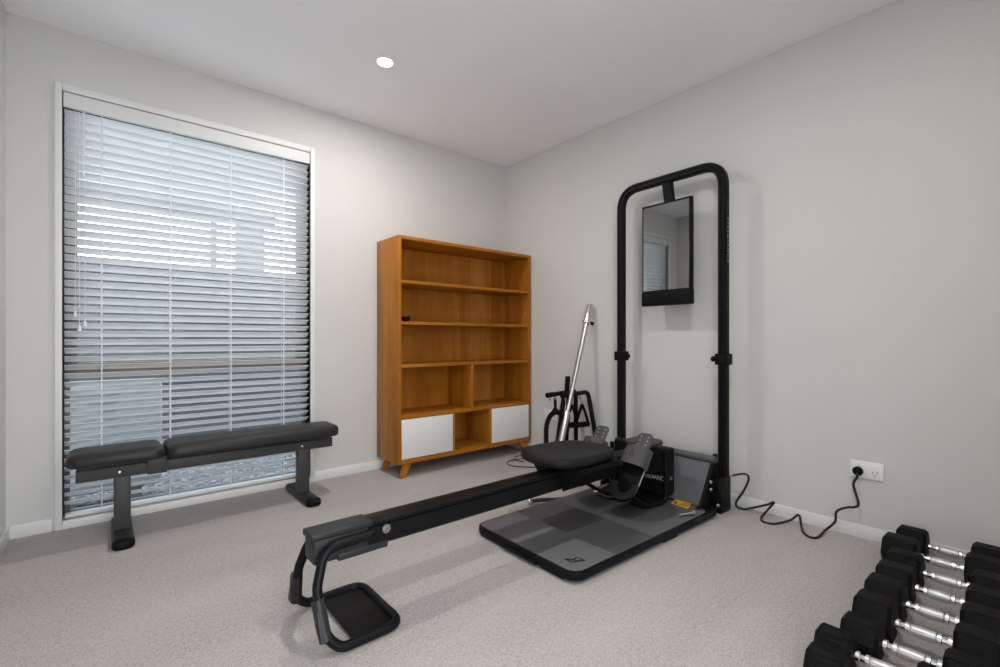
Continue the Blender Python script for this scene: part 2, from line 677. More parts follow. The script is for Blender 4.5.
# ------------------------------------------------------------------ outdoors
bm = B(); box(bm, -30, 30, -30, 30, -0.30, -0.15)
struct('ground', bm, 'gravel')
bm = B(); box(bm, -9, 5, -14, YF - 0.14, -0.15, -0.02)  # unseen pale slab, added to bounce sky light through the doorway onto the ceiling
struct('ground_bounce_slab', bm, plain('pale_bounce_slab', (0.78, 0.78, 0.77), 0.85, var=0.04, nscale=3))
fe = Thing('paling_fence', 'slate grey board fence outside, seen through the blind', 'fence', (-2.5, 2.6, -0.15))
bm = B()
for i in range(9):
    z0 = -0.15 + i * 0.2
    box(bm, -9, 6, 2.6, 2.625, z0, z0 + 0.2, 0.006)
fe.part('boards', bm, 'fence')
for i in range(8):
    x = -8.6 + i * 1.9
    bm = B(); box(bm, x - 0.045, x + 0.045, 2.626, 2.716, -0.15, 1.62, 0.004)
    fe.part('post', bm, 'fence')
ac = Thing('outdoor_unit', 'pale boxed heat pump unit outside at lower left of the window', 'heat pump', (-2.8, 0.86, -0.15))
bm = B(); box(bm, -3.18, -2.365, 0.70, 1.02, -0.03, 0.64, 0.018, 3)
cs = ac.part('casing', bm, 'unit')
bm = B()
for i in range(12):
    a = i / 11
    box(bm, -3.12, -2.60, 0.690, 0.699, 0.02 + a * 0.55, 0.028 + a * 0.55)
lathe(bm, [(0, 0.25), (0.008, 0.25)], (-2.86, 0.699, 0.30), (0, -1, 0), 32)
ac.part('grille', bm, 'unit')
for x in (-3.05, -2.5):
    bm = B(); box(bm, x - 0.03, x + 0.03, 0.72, 1.0, -0.15, -0.03, 0.004)
    ac.part('foot', bm, 'unitdark')
hp = Thing('carport', 'pale steep-roofed open carport beyond the fence, seen through the blind', 'carport', (-2.5, 6.0, -0.15))
bm = B()
t = bmesh.new()
va = [t.verts.new(p) for p in ((-9.0, 4.90, 2.84), (-0.63, 4.90, 2.84), (-1.90, 6.05, 4.97), (-9.0, 6.05, 4.97))]
vb = [t.verts.new((p.co.x, p.co.y + 0.06, p.co.z)) for p in va]
t.faces.new(va)
t.faces.new(vb)
for k in range(4):
    t.faces.new((va[k], va[(k + 1) % 4], vb[(k + 1) % 4], vb[k]))
bmesh.ops.recalc_face_normals(t, faces=t.faces)
merge(bm, t)
hp.part('roof', bm, 'roof')
bm = B()
box(bm, -9.02, -0.58, 4.88, 4.93, 2.72, 2.86)
hp.part('gutter', bm, 'fascia')
for x0, x1, y in ((-1.43, -1.36, 5.02), (-1.10, -0.70, 5.02), (-5.2, -5.0, 5.02), (-8.6, -8.4, 5.02)):
    bm = B(); box(bm, x0, x1, y, y + 0.12, -0.15, 2.82, 0.005)
    hp.part('post', bm, 'post')


# ------------------------------------------------------------------ downlights
def downlight(x, y, label):
    d_ = Thing('downlight', label, 'ceiling light', (x, y, H), group='recessed ceiling downlights')
    b_ = B(); lathe(b_, [(0, 0.036), (0.0, 0.052), (0.003, 0.052), (0.005, 0.049), (0.004, 0.042), (0.001, 0.036)], (x, y, H), (0, 0, -1), 32)
    d_.part('trim_ring', b_, 'trim')
    b_ = B(); lathe(b_, [(0, 0.042), (0.0025, 0.042), (0.0035, 0.039)], (x, y, H), (0, 0, -1), 32)
    d_.part('lens', b_, 'lamp', label='glowing white lens')
    l = bpy.data.lights.new('downlight_bulb', 'AREA')
    l.shape = 'DISK'
    l.size = 0.07
    l.energy = DOWNLIGHT_W
    l.color = DOWNLIGHT_COL
    o = bpy.data.objects.new('downlight_bulb', l)
    COL.objects.link(o)
    o.parent = d_.o
    o.location = (0, 0, -0.008)


downlight(-1.506, -0.756, 'small round glowing downlight recessed in the ceiling in front of the window')
downlight(-1.506, -2.55, 'round recessed downlight in the ceiling nearer the doorway')


# ------------------------------------------------------------------ weight bench by the window
be = Thing('weight_bench', 'flat black padded weight bench standing under the window', 'bench', (-2.19, -0.27, 0.0))
YB = -0.27


def pad(bm, x0, x1, yc, hw, z0, z1, taper_l=0.0, taper_r=0.0):
    """upholstered pad with a rounded plan, puffed top and rolled edges"""
    t = bmesh.new()
    n, layers = 40, ((0.0, 0.955), (0.06, 0.99), (0.35, 1.0), (0.62, 0.995), (0.82, 0.955), (0.94, 0.87), (1.0, 0.70), (1.025, 0.4))
    rings = []
    cx, hx = (x0 + x1) / 2, (x1 - x0) / 2
    plan = rrect(-hx, hx, -hw, hw, 0.045, 7)
    for h, s in layers:
        ring = []
        for px, py in plan:
            k = 1.0
            u = px / hx
            if u > 0:
                k -= taper_r * max(0, u - 0.55) / 0.45
            else:
                k -= taper_l * max(0, -u - 0.55) / 0.45
            ex = hx - (1 - s) * hw
            ring.append(t.verts.new((cx + px * ex / hx, yc + py * k * s, z0 + (z1 - z0) * h)))
        rings.append(ring)
    m_ = len(plan)
    for a_, c_ in zip(rings, rings[1:]):
        for k in range(m_):
            t.faces.new((a_[k], a_[(k + 1) % m_], c_[(k + 1) % m_], c_[k]))
    t.faces.new(rings[0])
    t.faces.new(rings[-1])
    bmesh.ops.recalc_face_normals(t, faces=t.faces)
    merge(bm, t)


bm = B(); pad(bm, -2.785, -2.442, YB, 0.135, 0.358, 0.413, taper_l=0.12)
be.part('seat_pad', bm, 'vinyl', angle=60)
bm = B(); pad(bm, -2.432, -1.600, YB, 0.135, 0.350, 0.413, taper_r=0.22)
be.part('back_pad', bm, 'vinyl', angle=60)
bm = B(); box(bm, -2.755, -1.618, YB - 0.030, YB + 0.030, 0.275, 0.328, 0.004)
fr_ = be.part('frame_beam', bm, 'frame')
bm = B(); box(bm, -2.503, -2.424, YB - 0.038, YB + 0.038, 0.270, 0.352, 0.004)
be.part('hinge_bracket', bm, 'frame')
for x in (-2.71, -2.50, -2.30, -1.72):
    bm = B()
    box(bm, x - 0.03, x + 0.03, YB - 0.022, YB + 0.022, 0.327, 0.362, 0.002)
    be.part('pad_bracket', bm, 'frame')
for x in (-2.594, -1.782):
    bm = B(); lathe(bm, [(0, 0.006), (0.003, 0.006), (0.004, 0.003)], (x - 0.01, YB - 0.030, 0.30), (0, -1, 0), 12)
    be.part('bolt', bm, 'chrome', fr_)
    bm = B()
    box(bm, x - 0.031, x + 0.031, YB - 0.030, YB + 0.030, 0.03, 0.279, 0.006)
    be.part('post', bm, 'frame')
    bm = B()
    prism(bm, rrect(x - 0.040, x + 0.040, -0.483, -0.060, 0.030, 6), 0.0, 0.036, 2, 0.012, 3)
    ft = be.part('foot', bm, 'charcoal2')
    bm = B(); prism(bm, rrect(x - 0.041, x + 0.041, -0.485, -0.42, 0.032, 6), 0.0, 0.038, 2, 0.013, 3)
    be.part('foot_cap', bm, 'blackp', ft)

# ------------------------------------------------------------------ bookcase
bk = Thing('bookcase', 'tall honey-wood bookcase with two white doors in the corner', 'bookcase', (-0.61, -0.18, 0.0))
X0, X1, YFR, YBK, Z0, Z1 = -1.200, -0.012, -0.33, -0.020, 0.092, 1.590
th = 0.022
for xa, xb in ((X0, X0 + th), (X1 - th, X1)):
    bm = B(); box(bm, xa, xb, YFR, YBK, Z0, Z1, 0.0015)
    bk.part('side_panel', bm, 'woods')
bm = B(); box(bm, X0 + th, X1 - th, YFR, YBK, Z1 - 0.022, Z1, 0.0015)
bk.part('top_panel', bm, 'woodh')
bm = B(); box(bm, X0 + th, X1 - th, YFR, YBK, Z0, Z0 + 0.03, 0.0015)
bk.part('bottom_panel', bm, 'woodh')
bm = B(); box(bm, X0 + th, X1 - th, YBK - 0.008, YBK, Z0 + 0.03, Z1 - 0.022)
bk.part('back_panel', bm, 'woodv')
SH = [1.300, 1.028, 0.744]
for zt in SH:
    bm = B(); box(bm, X0 + th, X1 - th, YFR + 0.004, YBK - 0.008, zt - 0.020, zt, 0.0015)
    bk.part('shelf', bm, 'woodh')
bm = B(); box(bm, X0 + th, X1 - th, YFR, YBK - 0.008, 0.386, 0.408, 0.0015)
bk.part('shelf', bm, 'woodh')
bm = B(); box(bm, -0.608, -0.588, YFR + 0.004, YBK - 0.008, 0.408, 0.724, 0.0015)
bk.part('divider', bm, 'woods')
for xa in (-0.772, -0.440):
    bm = B(); box(bm, xa, xa + 0.020, YFR, YBK - 0.008, Z0 + 0.03, 0.386, 0.0015)
    bk.part('divider', bm, 'woods')
for xa, xb in ((X0 + th + 0.002, -0.774), (-0.418, X1 - th - 0.002)):
    bm = B(); box(bm, xa, xb, YFR - 0.001, YFR + 0.017, Z0 + 0.033, 0.384, 0.0015)
    bk.part('door', bm, 'white', label='plain white door without handle')
for sx, x in ((-1, X0 + 0.085), (1, X1 - 0.085)):
    for y in (YFR + 0.035, YBK - 0.04):
        bm = B()
        t = bmesh.new()
        top = [(x - 0.028, y - 0.016), (x + 0.028, y - 0.016), (x + 0.028, y + 0.016), (x - 0.028, y + 0.016)]
        dx, dy = sx * 0.055, (-0.02 if y < -0.2 else 0.0)
        bot = [(x + dx - 0.018, y + dy - 0.013), (x + dx + 0.018, y + dy - 0.013), (x + dx + 0.018, y + dy + 0.013), (x + dx - 0.018, y + dy + 0.013)]
        va = [t.verts.new((*p, Z0)) for p in top]
        vb = [t.verts.new((*p, 0.0)) for p in bot]
        t.faces.new(va)
        t.faces.new(vb)
        for k in range(4):
            t.faces.new((va[k], va[(k + 1) % 4], vb[(k + 1) % 4], vb[k]))
        bmesh.ops.recalc_face_normals(t, faces=t.faces)
        bmesh.ops.bevel(t, geom=t.edges[:], offset=0.003, segments=2, affect='EDGES')
        merge(bm, t)
        bk.part('leg', bm, 'woods')

# little black dish on the second shelf
gd = Thing('small_dish', 'tiny black dish at the left end of the second bookcase shelf', 'dish', (-1.115, -0.27, 1.028))
bm = B(); lathe(bm, [(0, 0.018), (0.002, 0.021), (0.030, 0.034), (0.034, 0.034), (0.033, 0.030), (0.006, 0.018)], (-1.115, -0.27, 1.028), (0, 0, 1), 20)
gd.part('bowl', bm, 'blackp')
bm = B(); tube(bm, [(-1.135, -0.27, 1.034), (-1.100, -0.275, 1.063), (-1.092, -0.276, 1.070)], 0.003, 8)
gd.part('clip', bm, 'blackp')

# ------------------------------------------------------------------ wall outlets
def outlet(yc, zc, label):
    o_ = Thing('power_outlet', label, 'power outlet', (0.0, yc, zc - 0.038))
    b_ = B(); box(b_, -0.009, 0.0, yc - 0.062, yc + 0.062, zc - 0.038, zc + 0.038, 0.003)
    o_.part('faceplate', b_, 'plastic_white')
    for s in (0.031, -0.031):
        b_ = B(); box(b_, -0.014, -0.008, yc + s - 0.007, yc + s + 0.007, zc + 0.012, zc + 0.026, 0.002)
        o_.part('switch', b_, 'plastic_white')
        b_ = B()
        for dy, dz, rx in ((0.008, -0.004, 25), (-0.008, -0.004, -25), (0, -0.018, 0)):
            box(b_, -0.0096, -0.0085, -0.0012, 0.0012, -0.0038, 0.0038,
                mat=Matrix.Translation((0, yc + s + dy, zc + dz)) @ Matrix.Rotation(R(rx), 4, 'X'))
        o_.part('socket', b_, 'blackp', label='dark three-pin socket slots')
    return o_


outlet(-2.524, 0.315, 'white double power outlet on the right wall with a black plug in it')
outlet(-0.545, 0.328, 'white power outlet low on the right wall behind the accessory stand')

# ------------------------------------------------------------------ cable gym machine
gm = Thing('cable_gym_machine', 'tall black frame home gym machine with screen and grey floor platform', 'gym machine',
           (-0.122, -1.605, 0.0), R(-1.0), local=True)
PX0, PX1, PY0, PY1 = -1.215, -0.10, -0.362, 0.268
bm = B(); prism(bm, rrect(PX0, PX1, PY0, PY1, 0.06, 8), 0.012, 0.045, 2, 0.006, 3)
pl = gm.part('platform', bm, 'black')
for x0, x1, y0, y1 in ((PX0 + 0.01, PX0 + 0.06, PY0 + 0.07, PY0 + 0.20), (PX0 + 0.01, PX0 + 0.06, PY1 - 0.21, PY1 - 0.04),
                       (PX1 - 0.12, PX1 - 0.02, PY0 + 0.07, PY0 + 0.20), (PX1 - 0.12, PX1 - 0.02, PY1 - 0.21, PY1 - 0.04),
                       (-0.62, -0.50, PY0 + 0.008, PY0 + 0.05)):
    bm = B(); box(bm, x0, x1, y0, y1, 0.0, 0.013, 0.003)
    gm.part('platform_foot', bm, 'blackp', pl)
bm = B(); tube(bm, [(PX0 - 0.004, -0.16, 0.018), (PX0 - 0.004, 0.06, 0.018)], 0.007, 10)
gm.part('platform_handle', bm, 'blacksat', pl)
bm = B(); prism(bm, rrect(PX0 + 0.012, PX1 - 0.10, PY0 + 0.012, PY1 - 0.008, 0.052, 8), 0.044, 0.048, 2, 0.0015)
mt = gm.part('rubber_mat', bm, 'mat', label='grey printed rubber mat')


def mark(pts, mat, z1):
    b_ = B(); prism(b_, pts, 0.0475, z1, 2)
    return gm.part('mat_marking', b_, mat, mt)


mark([(PX0 + 0.012, -0.145), (-0.975, -0.145), (-0.965, -0.15), (-0.962, PY0 + 0.014), (-0.690, PY0 + 0.014), (-0.690, PY1 - 0.010), (-0.962, PY1 - 0.010), (-0.965, 0.145), (-0.975, 0.14), (PX0 + 0.012, 0.14)], 'matmid', 0.04820)
mark(ellipse(-0.44, -0.01, 0.20, 0.27, 40, 2.4), 'matmid', 0.04815)
mark([(PX0 + 0.013, -0.018), (-0.25, -0.018), (-0.25, 0.016), (PX0 + 0.013, 0.016)], 'matline', 0.04830)
mark(rrect(-0.955, -0.690, -0.085, 0.105, 0.03), 'matdark', 0.04840)
mark(ellipse(-0.52, 0.105, 0.10, 0.075, 32, 2.6), 'matdark', 0.04840)
mark(ellipse(-0.52, -0.100, 0.10, 0.070, 32, 2.6), 'matdark', 0.04840)


def glyph(bm, cx, cy, s, zb, zt, rot, flip=1):
    """angular two-stroke emblem made of slanted bars"""
    c_, s_ = math.cos(rot), math.sin(rot)
    for poly in ([(-1.0, 0.55), (0.35, 0.55), (0.1, 0.25), (-0.6, 0.25), (0.3, -0.55), (-0.05, -0.55), (-1.0, 0.3)],
                 [(1.0, -0.55), (-0.35, -0.55), (-0.1, -0.25), (0.6, -0.25), (-0.3, 0.55), (0.05, 0.55), (1.0, -0.3)]):
        prism(bm, [(cx + s * (px * c_ - py * s_) * flip, cy + s * (px * s_ + py * c_)) for px, py in poly], zb, zt, 2)


bm = B()
for line in ([(-1.1478, -0.2501), (-1.1376, -0.2649), (-1.1254, -0.2757), (-1.1045, -0.2683), (-1.1003, -0.2812), (-1.0998, -0.3082)],
             [(-1.1478, -0.2501), (-1.1474, -0.2721), (-1.1481, -0.2881), (-1.1331, -0.2908), (-1.1141, -0.2925), (-1.0998, -0.3082)],
             [(-1.1254, -0.2737), (-1.1331, -0.2898)]):
    sweep(bm, [(x, y, 0.0480) for x, y in line], [(-0.0042, -0.0004), (0.0042, -0.0004), (0.0042, 0.0004), (-0.0042, 0.0004)])
gm.part('mat_emblem', bm, 'logo', mt, label='small angular black emblem')

# upright hoop
PW = 0.328
path = fillet([(0, -PW, 0.02), (0, -PW, 1.856), (0, PW, 1.856), (0, PW, 0.02)], 0.122, 9)
prof = []
for (px, py) in [(-0.024, -0.014), (-0.016, -0.023), (-0.006, -0.023), (-0.003, -0.019), (0.003, -0.019), (0.006, -0.023), (0.016, -0.023), (0.024, -0.014),
                 (0.024, 0.014), (0.016, 0.023), (0.006, 0.023), (0.003, 0.019), (-0.003, 0.019), (-0.006, 0.023), (-0.016, 0.023), (-0.024, 0.014)]:
    prof.append((px, py))
bm = B(); sweep(bm, path, prof, up=(1, 0, 0))
hoop = gm.part('frame_hoop', bm, 'black', angle=25)
bm = B(); text_mesh(bm, 'SPEEDIANCE', 0.031, frame4((0, 0, -1), (1, 0, 0), (0.0, -PW - 0.0242, 1.44)), spacing=1.45)
text_path = gm.part('lettering', bm, 'dimtext', hoop, label='grey SPEEDIANCE lettering running down the post')
for s in (-1, 1):
    bm = B(); box(bm, -0.034, 0.034, s * PW - 0.034, s * PW + 0.034, 0.775, 0.835, 0.006)
    sl = gm.part('slider_clamp', bm, 'blackp')
    bm = B(); lathe(bm, [(0, 0.007), (0.012, 0.007), (0.013, 0.014), (0.024, 0.016), (0.030, 0.011)], (-0.006, s * (PW - 0.033), 0.805), (0, -s, 0), 14)
    gm.part('knob', bm, 'blackp', sl)
# foot brackets
for s in (-1, 1):
    y0, y1 = (s * PW - 0.026, s * PW + 0.026)
    bm = B(); box(bm, -0.080, 0.028, y0, y1, 0.0, 0.185, 0.004)
    gm.part('post_foot', bm, 'black')
    bm = B()
    yi = s * (PW - 0.026)
    prism(bm, [(-0.235, 0.012), (-0.03, 0.012), (-0.03, 0.30), (-0.050, 0.30), (-0.195, 0.06), (-0.235, 0.05)], yi - 0.008, yi + 0.008, 1)
    br = gm.part('side_bracket', bm, 'black')
    for (x, y, z) in ((-0.105, yi - 0.008, 0.165), (-0.105, yi - 0.008, 0.125), (-0.082, s * PW - 0.01, 0.045)):
        bm = B(); lathe(bm, [(0, 0.008), (0.004, 0.008), (0.006, 0.005)], (x, y, z), (-0.7, -0.7, 0), 12)
        gm.part('bolt', bm, 'bolt', br)
# sloped base panel with foam bar along its top
bm = B(); prism(bm, [(-0.178, 0.046), (-0.168, 0.046), (-0.060, 0.262), (-0.070, 0.262)], -PW + 0.02, PW - 0.02, 1)
pn = gm.part('base_panel', bm, 'panelgrey', label='blue-grey sloping panel')
bm = B(); box(bm, -0.06, 0.03, -PW + 0.035, PW - 0.035, 0.0, 0.24, 0.006)
gm.part('base_housing', bm, 'black')
bm = B(); tube(bm, [(-0.066, -PW + 0.012, 0.275), (-0.066, PW - 0.012, 0.275)], 0.019, 16)
gm.part('top_bar', bm, 'bargrey', label='grey round bar')
bm = B(); prism(bm, [(-0.262, -0.272), (-0.178, -0.243), (-0.178, -0.155), (-0.252, -0.170)], 0.0482, 0.0492, 2)
lb = gm.part('warning_label', bm, 'yellow', label='yellow warning label')
bm = B()
prism(bm, [(-0.248, -0.196), (-0.195, -0.176), (-0.240, -0.176)], 0.0490, 0.0495, 2)
for k in range(3):
    x = -0.240 + k * 0.018
    prism(bm, [(x, -0.250), (x + 0.006, -0.248), (x + 0.006, -0.206), (x, -0.208)], 0.0490, 0.0495, 2)
gm.part('label_print', bm, 'logo', lb)
bm = B()
tube(bm, [(-0.395, -0.298, 0.055), (-0.330, -0.330, 0.060)], 0.005, 10)
lathe(bm, [(0, 0.006), (0.004, 0.011), (0.016, 0.011), (0.02, 0.006)], (-0.332, -0.329, 0.060), (0.9, -0.42, 0.05), 12)
gm.part('cable_hook', bm, 'steel', label='silver hook on the platform edge')
bm = B()
lathe(bm, [(0, 0.002)] + [(0.016 - 0.016 * math.cos(R(a)), 0.016 * math.sin(R(a)) + 0.0005) for a in range(15, 180, 15)] + [(0.032, 0.002)], (-0.765, 0.386, 0.018), (0.9, -0.1, 0), 16)
ball = gm.part('cable_ball', bm, 'steel', label='silver ball at the end of a short black cable')
bm = B(); tube(bm, smooth_path([(-0.735, 0.382, 0.018), (-0.69, 0.350, 0.022), (-0.65, 0.300, 0.028), (-0.62, 0.262, 0.036)], 4), 0.011, 8)
gm.part('cable_end', bm, 'cable', ball)

# touch screen on its arm
SWV = Matrix.Translation((-0.02, -0.004, 0)) @ Matrix.Rotation(R(0.3), 4, 'Z')
bm = B(); box(bm, -0.014, 0.014, -0.161, 0.157, 1.113, 1.715, 0.005, 3, mat=SWV)
sc_ = gm.part('screen', bm, 'blackp')
bm = B(); box(bm, -0.0155, -0.013, -0.147, 0.146, 1.200, 1.702, 0.0008, 1, mat=SWV)
gm.part('screen_glass', bm, 'screen', sc_, label='glossy dark glass reflecting the window')
bm = B(); box(bm, -0.018, 0.016, -0.162, 0.158, 1.110, 1.192, 0.004, 2, mat=SWV)
gm.part('speaker_bar', bm, 'blackp', sc_)
bm = B()
prism(bm, [(-0.004, 1.64), (0.060, 1.64), (0.040, 1.70), (0.012, 1.835), (-0.018, 1.835), (0.012, 1.70)], -0.030, 0.030, 1, 0.003)
gm.part('screen_arm', bm, 'blackp')

# power cord from the machine to the outlet
pcd = Thing('power_lead', 'black power lead snaking along the right wall from machine to outlet', 'cord', (-0.06, -2.25, 0.0))
CP = [(-0.115, -1.97, 0.188), (-0.09, -2.022, 0.205), (-0.07, -2.038, 0.18), (-0.06, -2.01, 0.108), (-0.05, -1.965, 0.03), (-0.05, -1.976, 0.006), (-0.05, -2.014, 0.008),
      (-0.05, -2.113, 0.056), (-0.046, -2.152, 0.080), (-0.060, -2.125, 0.035), (-0.12, -2.118, 0.006), (-0.160, -2.150, 0.006), (-0.14, -2.19, 0.006), (-0.075, -2.235, 0.020),
      (-0.06, -2.267, 0.052), (-0.075, -2.282, 0.014), (-0.150, -2.315, 0.006), (-0.190, -2.355, 0.006), (-0.160, -2.378, 0.006), (-0.08, -2.385, 0.020), (-0.06, -2.417, 0.063), (-0.052, -2.420, 0.108), (-0.05, -2.456, 0.137),
      (-0.05, -2.490, 0.149), (-0.05, -2.503, 0.171), (-0.05, -2.485, 0.249), (-0.045, -2.497, 0.286), (-0.030, -2.494, 0.302)]
bm = B(); tube(bm, smooth_path(CP, 6), 0.0054, 10)
pcd.part('cable', bm, 'cable')
bm = B(); lathe(bm, [(0, 0.017), (0.004, 0.020), (0.016, 0.020), (0.022, 0.015), (0.024, 0.008)], (-0.0095, -2.494, 0.308), (-1, 0, 0), 20)
pcd.part('plug', bm, 'blackp')

# ------------------------------------------------------------------ rowing bench
rw = Thing('rowing_bench', 'long black rowing rail with padded seat and foot pedals, clipped to the gym machine', 'rowing bench', (-1.2, -1.59, 0.0))
YR, RZ0, RZ1, RH = -1.59, 0.228, 0.311, 0.040
rp = [(YR - RH, RZ0 + 0.006), (YR - RH + 0.006, RZ0), (YR + RH - 0.006, RZ0), (YR + RH, RZ0 + 0.006),
      (YR + RH, RZ1 - 0.02), (YR + RH - 0.006, RZ1 - 0.016), (YR + RH + 0.002, RZ1 - 0.012), (YR + RH + 0.002, RZ1 - 0.002), (YR + RH - 0.002, RZ1),
      (YR - RH + 0.002, RZ1), (YR - RH - 0.002, RZ1 - 0.002), (YR - RH - 0.002, RZ1 - 0.012), (YR - RH + 0.006, RZ1 - 0.016), (YR - RH, RZ1 - 0.02)]
bm = B(); prism(bm, rp, -2.10, -0.42, 0)
rl = rw.part('rail', bm, 'blacksat')
bm = B()
box(bm, -2.183, -1.985, YR - RH - 0.003, YR + RH + 0.003, RZ1 - 0.014, RZ1 + 0.006, 0.005, 3)
box(bm, -2.176, -2.00, YR - RH - 0.002, YR + RH + 0.002, RZ0 - 0.004, RZ1 - 0.012, 0.006, 3)
box(bm, -2.100, -1.93, YR - RH - 0.003, YR + RH + 0.003, RZ0 - 0.012, RZ0 + 0.012, 0.004, 2)
rw.part('end_cap', bm, 'charcoal2', rl)
for s in (-1, 1):
    for x, r_ in ((-2.053, 0.012), (-2.003, 0.012)):
        bm = B(); lathe(bm, [(0, r_), (0.004, r_), (0.006, r_ * 0.6), (0.003, r_ * 0.5)], (x, YR + s * (RH + 0.026), 0.278), (0, s, 0), 16)
        rw.part('bolt', bm, 'blackp', rl)
    bm = B(); lathe(bm, [(0, 0.015), (0.005, 0.015), (0.006, 0.009), (0.003, 0.008), (0.003, 0.004), (0.007, 0.004)], (-1.9375, YR + s * RH, 0.278), (0, s, 0), 18)
    rw.part('ring_bolt', bm, 'bolt', rl)
# tubular foot: one continuous bent tube, down both sides and round a floor loop
ly = 0.152
half = [(-1.99, RH + 0.016, 0.278), (-2.150, RH + 0.020, 0.276), (-2.182, 0.085, 0.175), (-2.170, 0.135, 0.052), (-2.135, ly, 0.0155), (-1.942, ly, 0.0155)]
pts = [(x, YR - y, z) for x, y, z in half] + [(x, YR + y, z) for x, y, z in reversed(half)]
rad = [0, 0.06, 0.10, 0.06, 0.05, 0.05, 0.05, 0.05, 0.06, 0.10, 0.06, 0]
bm = B(); tube(bm, fillet(pts, rad, 8), 0.0145, 16)
lg = rw.part('leg_tube', bm, 'blacksat')
for s in (-1, 1):
    bm = B()
    tube(bm, [(-2.184, YR + s * 0.098, 0.150), (-2.180, YR + s * 0.122, 0.090), (-2.174, YR + s * 0.140, 0.048)], 0.0185, 14)
    box(bm, -0.012, 0.012, -0.008, 0.012, -0.055, 0.055, 0.004, mat=Matrix.Translation((-2.182, YR + s * 0.128, 0.098)) @ Matrix.Rotation(R(22 * s), 4, 'X'))
    rw.part('tube_sleeve', bm, 'charcoal2', lg)
bm = B(); box(bm, -2.09, -1.942, YR - ly + 0.004, YR + ly - 0.004, 0.010, 0.016, 0.001, 1)
rw.part('foot_plate', bm, 'black', lg)

# seat
bm = B()
t = bmesh.new()
NS = 44
sx0, sxr, syr = -0.950, 0.230, 0.180
rings = []
for h, s in ((0.340, 0.80), (0.344, 0.93), (0.353, 0.985), (0.368, 1.0), (0.382, 0.985), (0.389, 0.95), (0.388, 0.86), (0.384, 0.65), (0.380, 0.35)):
    ring = []
    for i in range(NS):
        a = 2 * math.pi * i / NS
        c_, s_ = math.cos(a), math.sin(a)
        e = 2 / 3.0
        px = math.copysign(abs(c_) ** e, c_)
        py = math.copysign(abs(s_) ** e, s_)
        wide = 1.0 - 0.10 * (px * 0.5 + 0.5)
        ring.append(t.verts.new((sx0 + sxr * s * px, YR + 0.022 + syr * s * py * wide, h - (0.008 * (px + 1) * 0.5 if h > 0.37 else 0))))
    rings.append(ring)
for a_, c_ in zip(rings, rings[1:]):
    for k in range(NS):
        t.faces.new((a_[k], a_[(k + 1) % NS], c_[(k + 1) % NS], c_[k]))
t.faces.new(rings[0])
t.faces.new(rings[-1])
bmesh.ops.recalc_face_normals(t, faces=t.faces)
merge(bm, t)
st = rw.part('seat_cushion', bm, 'seatvinyl', angle=60)
bm = B()
prism(bm, [(YR - 0.150, 0.338), (YR - 0.150, 0.318), (YR - 0.075, 0.235), (YR - 0.050, 0.222), (YR - 0.044, 0.222), (YR - 0.044, 0.316),
           (YR + 0.044, 0.316), (YR + 0.044, 0.222), (YR + 0.050, 0.222), (YR + 0.075, 0.235), (YR + 0.150, 0.318), (YR + 0.150, 0.338)], -1.07, -0.77, 0)
rw.part('seat_carriage', bm, 'blackp', st)

# console that carries the pedals and joins the machine
bm = B(); box(bm, -0.40, -0.335, YR - 0.180, YR + 0.165, 0.085, 0.335, 0.010, 3)
cn = rw.part('console', bm, 'blackp')
bm = B(); text_mesh(bm, 'SPEEDIANCE', 0.034, frame4((0, -1, 0), (0, 0, 1), (-0.4003, YR - 0.092, 0.172)), spacing=0.98, sx=0.80)
rw.part('console_lettering', bm, 'greytext', cn, label='grey SPEEDIANCE lettering')
bm = B()
tube(bm, fillet([(-0.412, YR - 0.174, 0.320), (-0.412, YR - 0.174, 0.068), (-0.56, YR - 0.150, 0.062), (-0.56, YR + 0.150, 0.062), (-0.412, YR + 0.168, 0.068), (-0.412, YR + 0.168, 0.320)], 0.04, 7), 0.0125, 12)
rw.part('console_frame', bm, 'black', cn)
bm = B(); box(bm, -0.55, -0.34, YR - 0.15, YR + 0.15, 0.049, 0.075, 0.006)
rw.part('console_base', bm, 'black', cn)
bm = B(); lathe(bm, [(0, 0.010), (0.008, 0.010), (0.010, 0.006)], (-0.395, YR - 0.186, 0.185), (0, -1, 0), 14)
rw.part('knob', bm, 'bolt', cn)
bm = B(); prism(bm, rrect(-0.43, -0.265, YR - 0.085, YR + 0.085, 0.04, 6), 0.322, 0.350, 2, 0.009, 3)
hd = rw.part('rail_head', bm, 'charcoal')
bm = B(); box(bm, -0.520, -0.47, YR - 0.020, YR + 0.012, 0.311, 0.317, 0.002)
rw.part('pull_tag', bm, 'orange', hd, label='small orange tag')


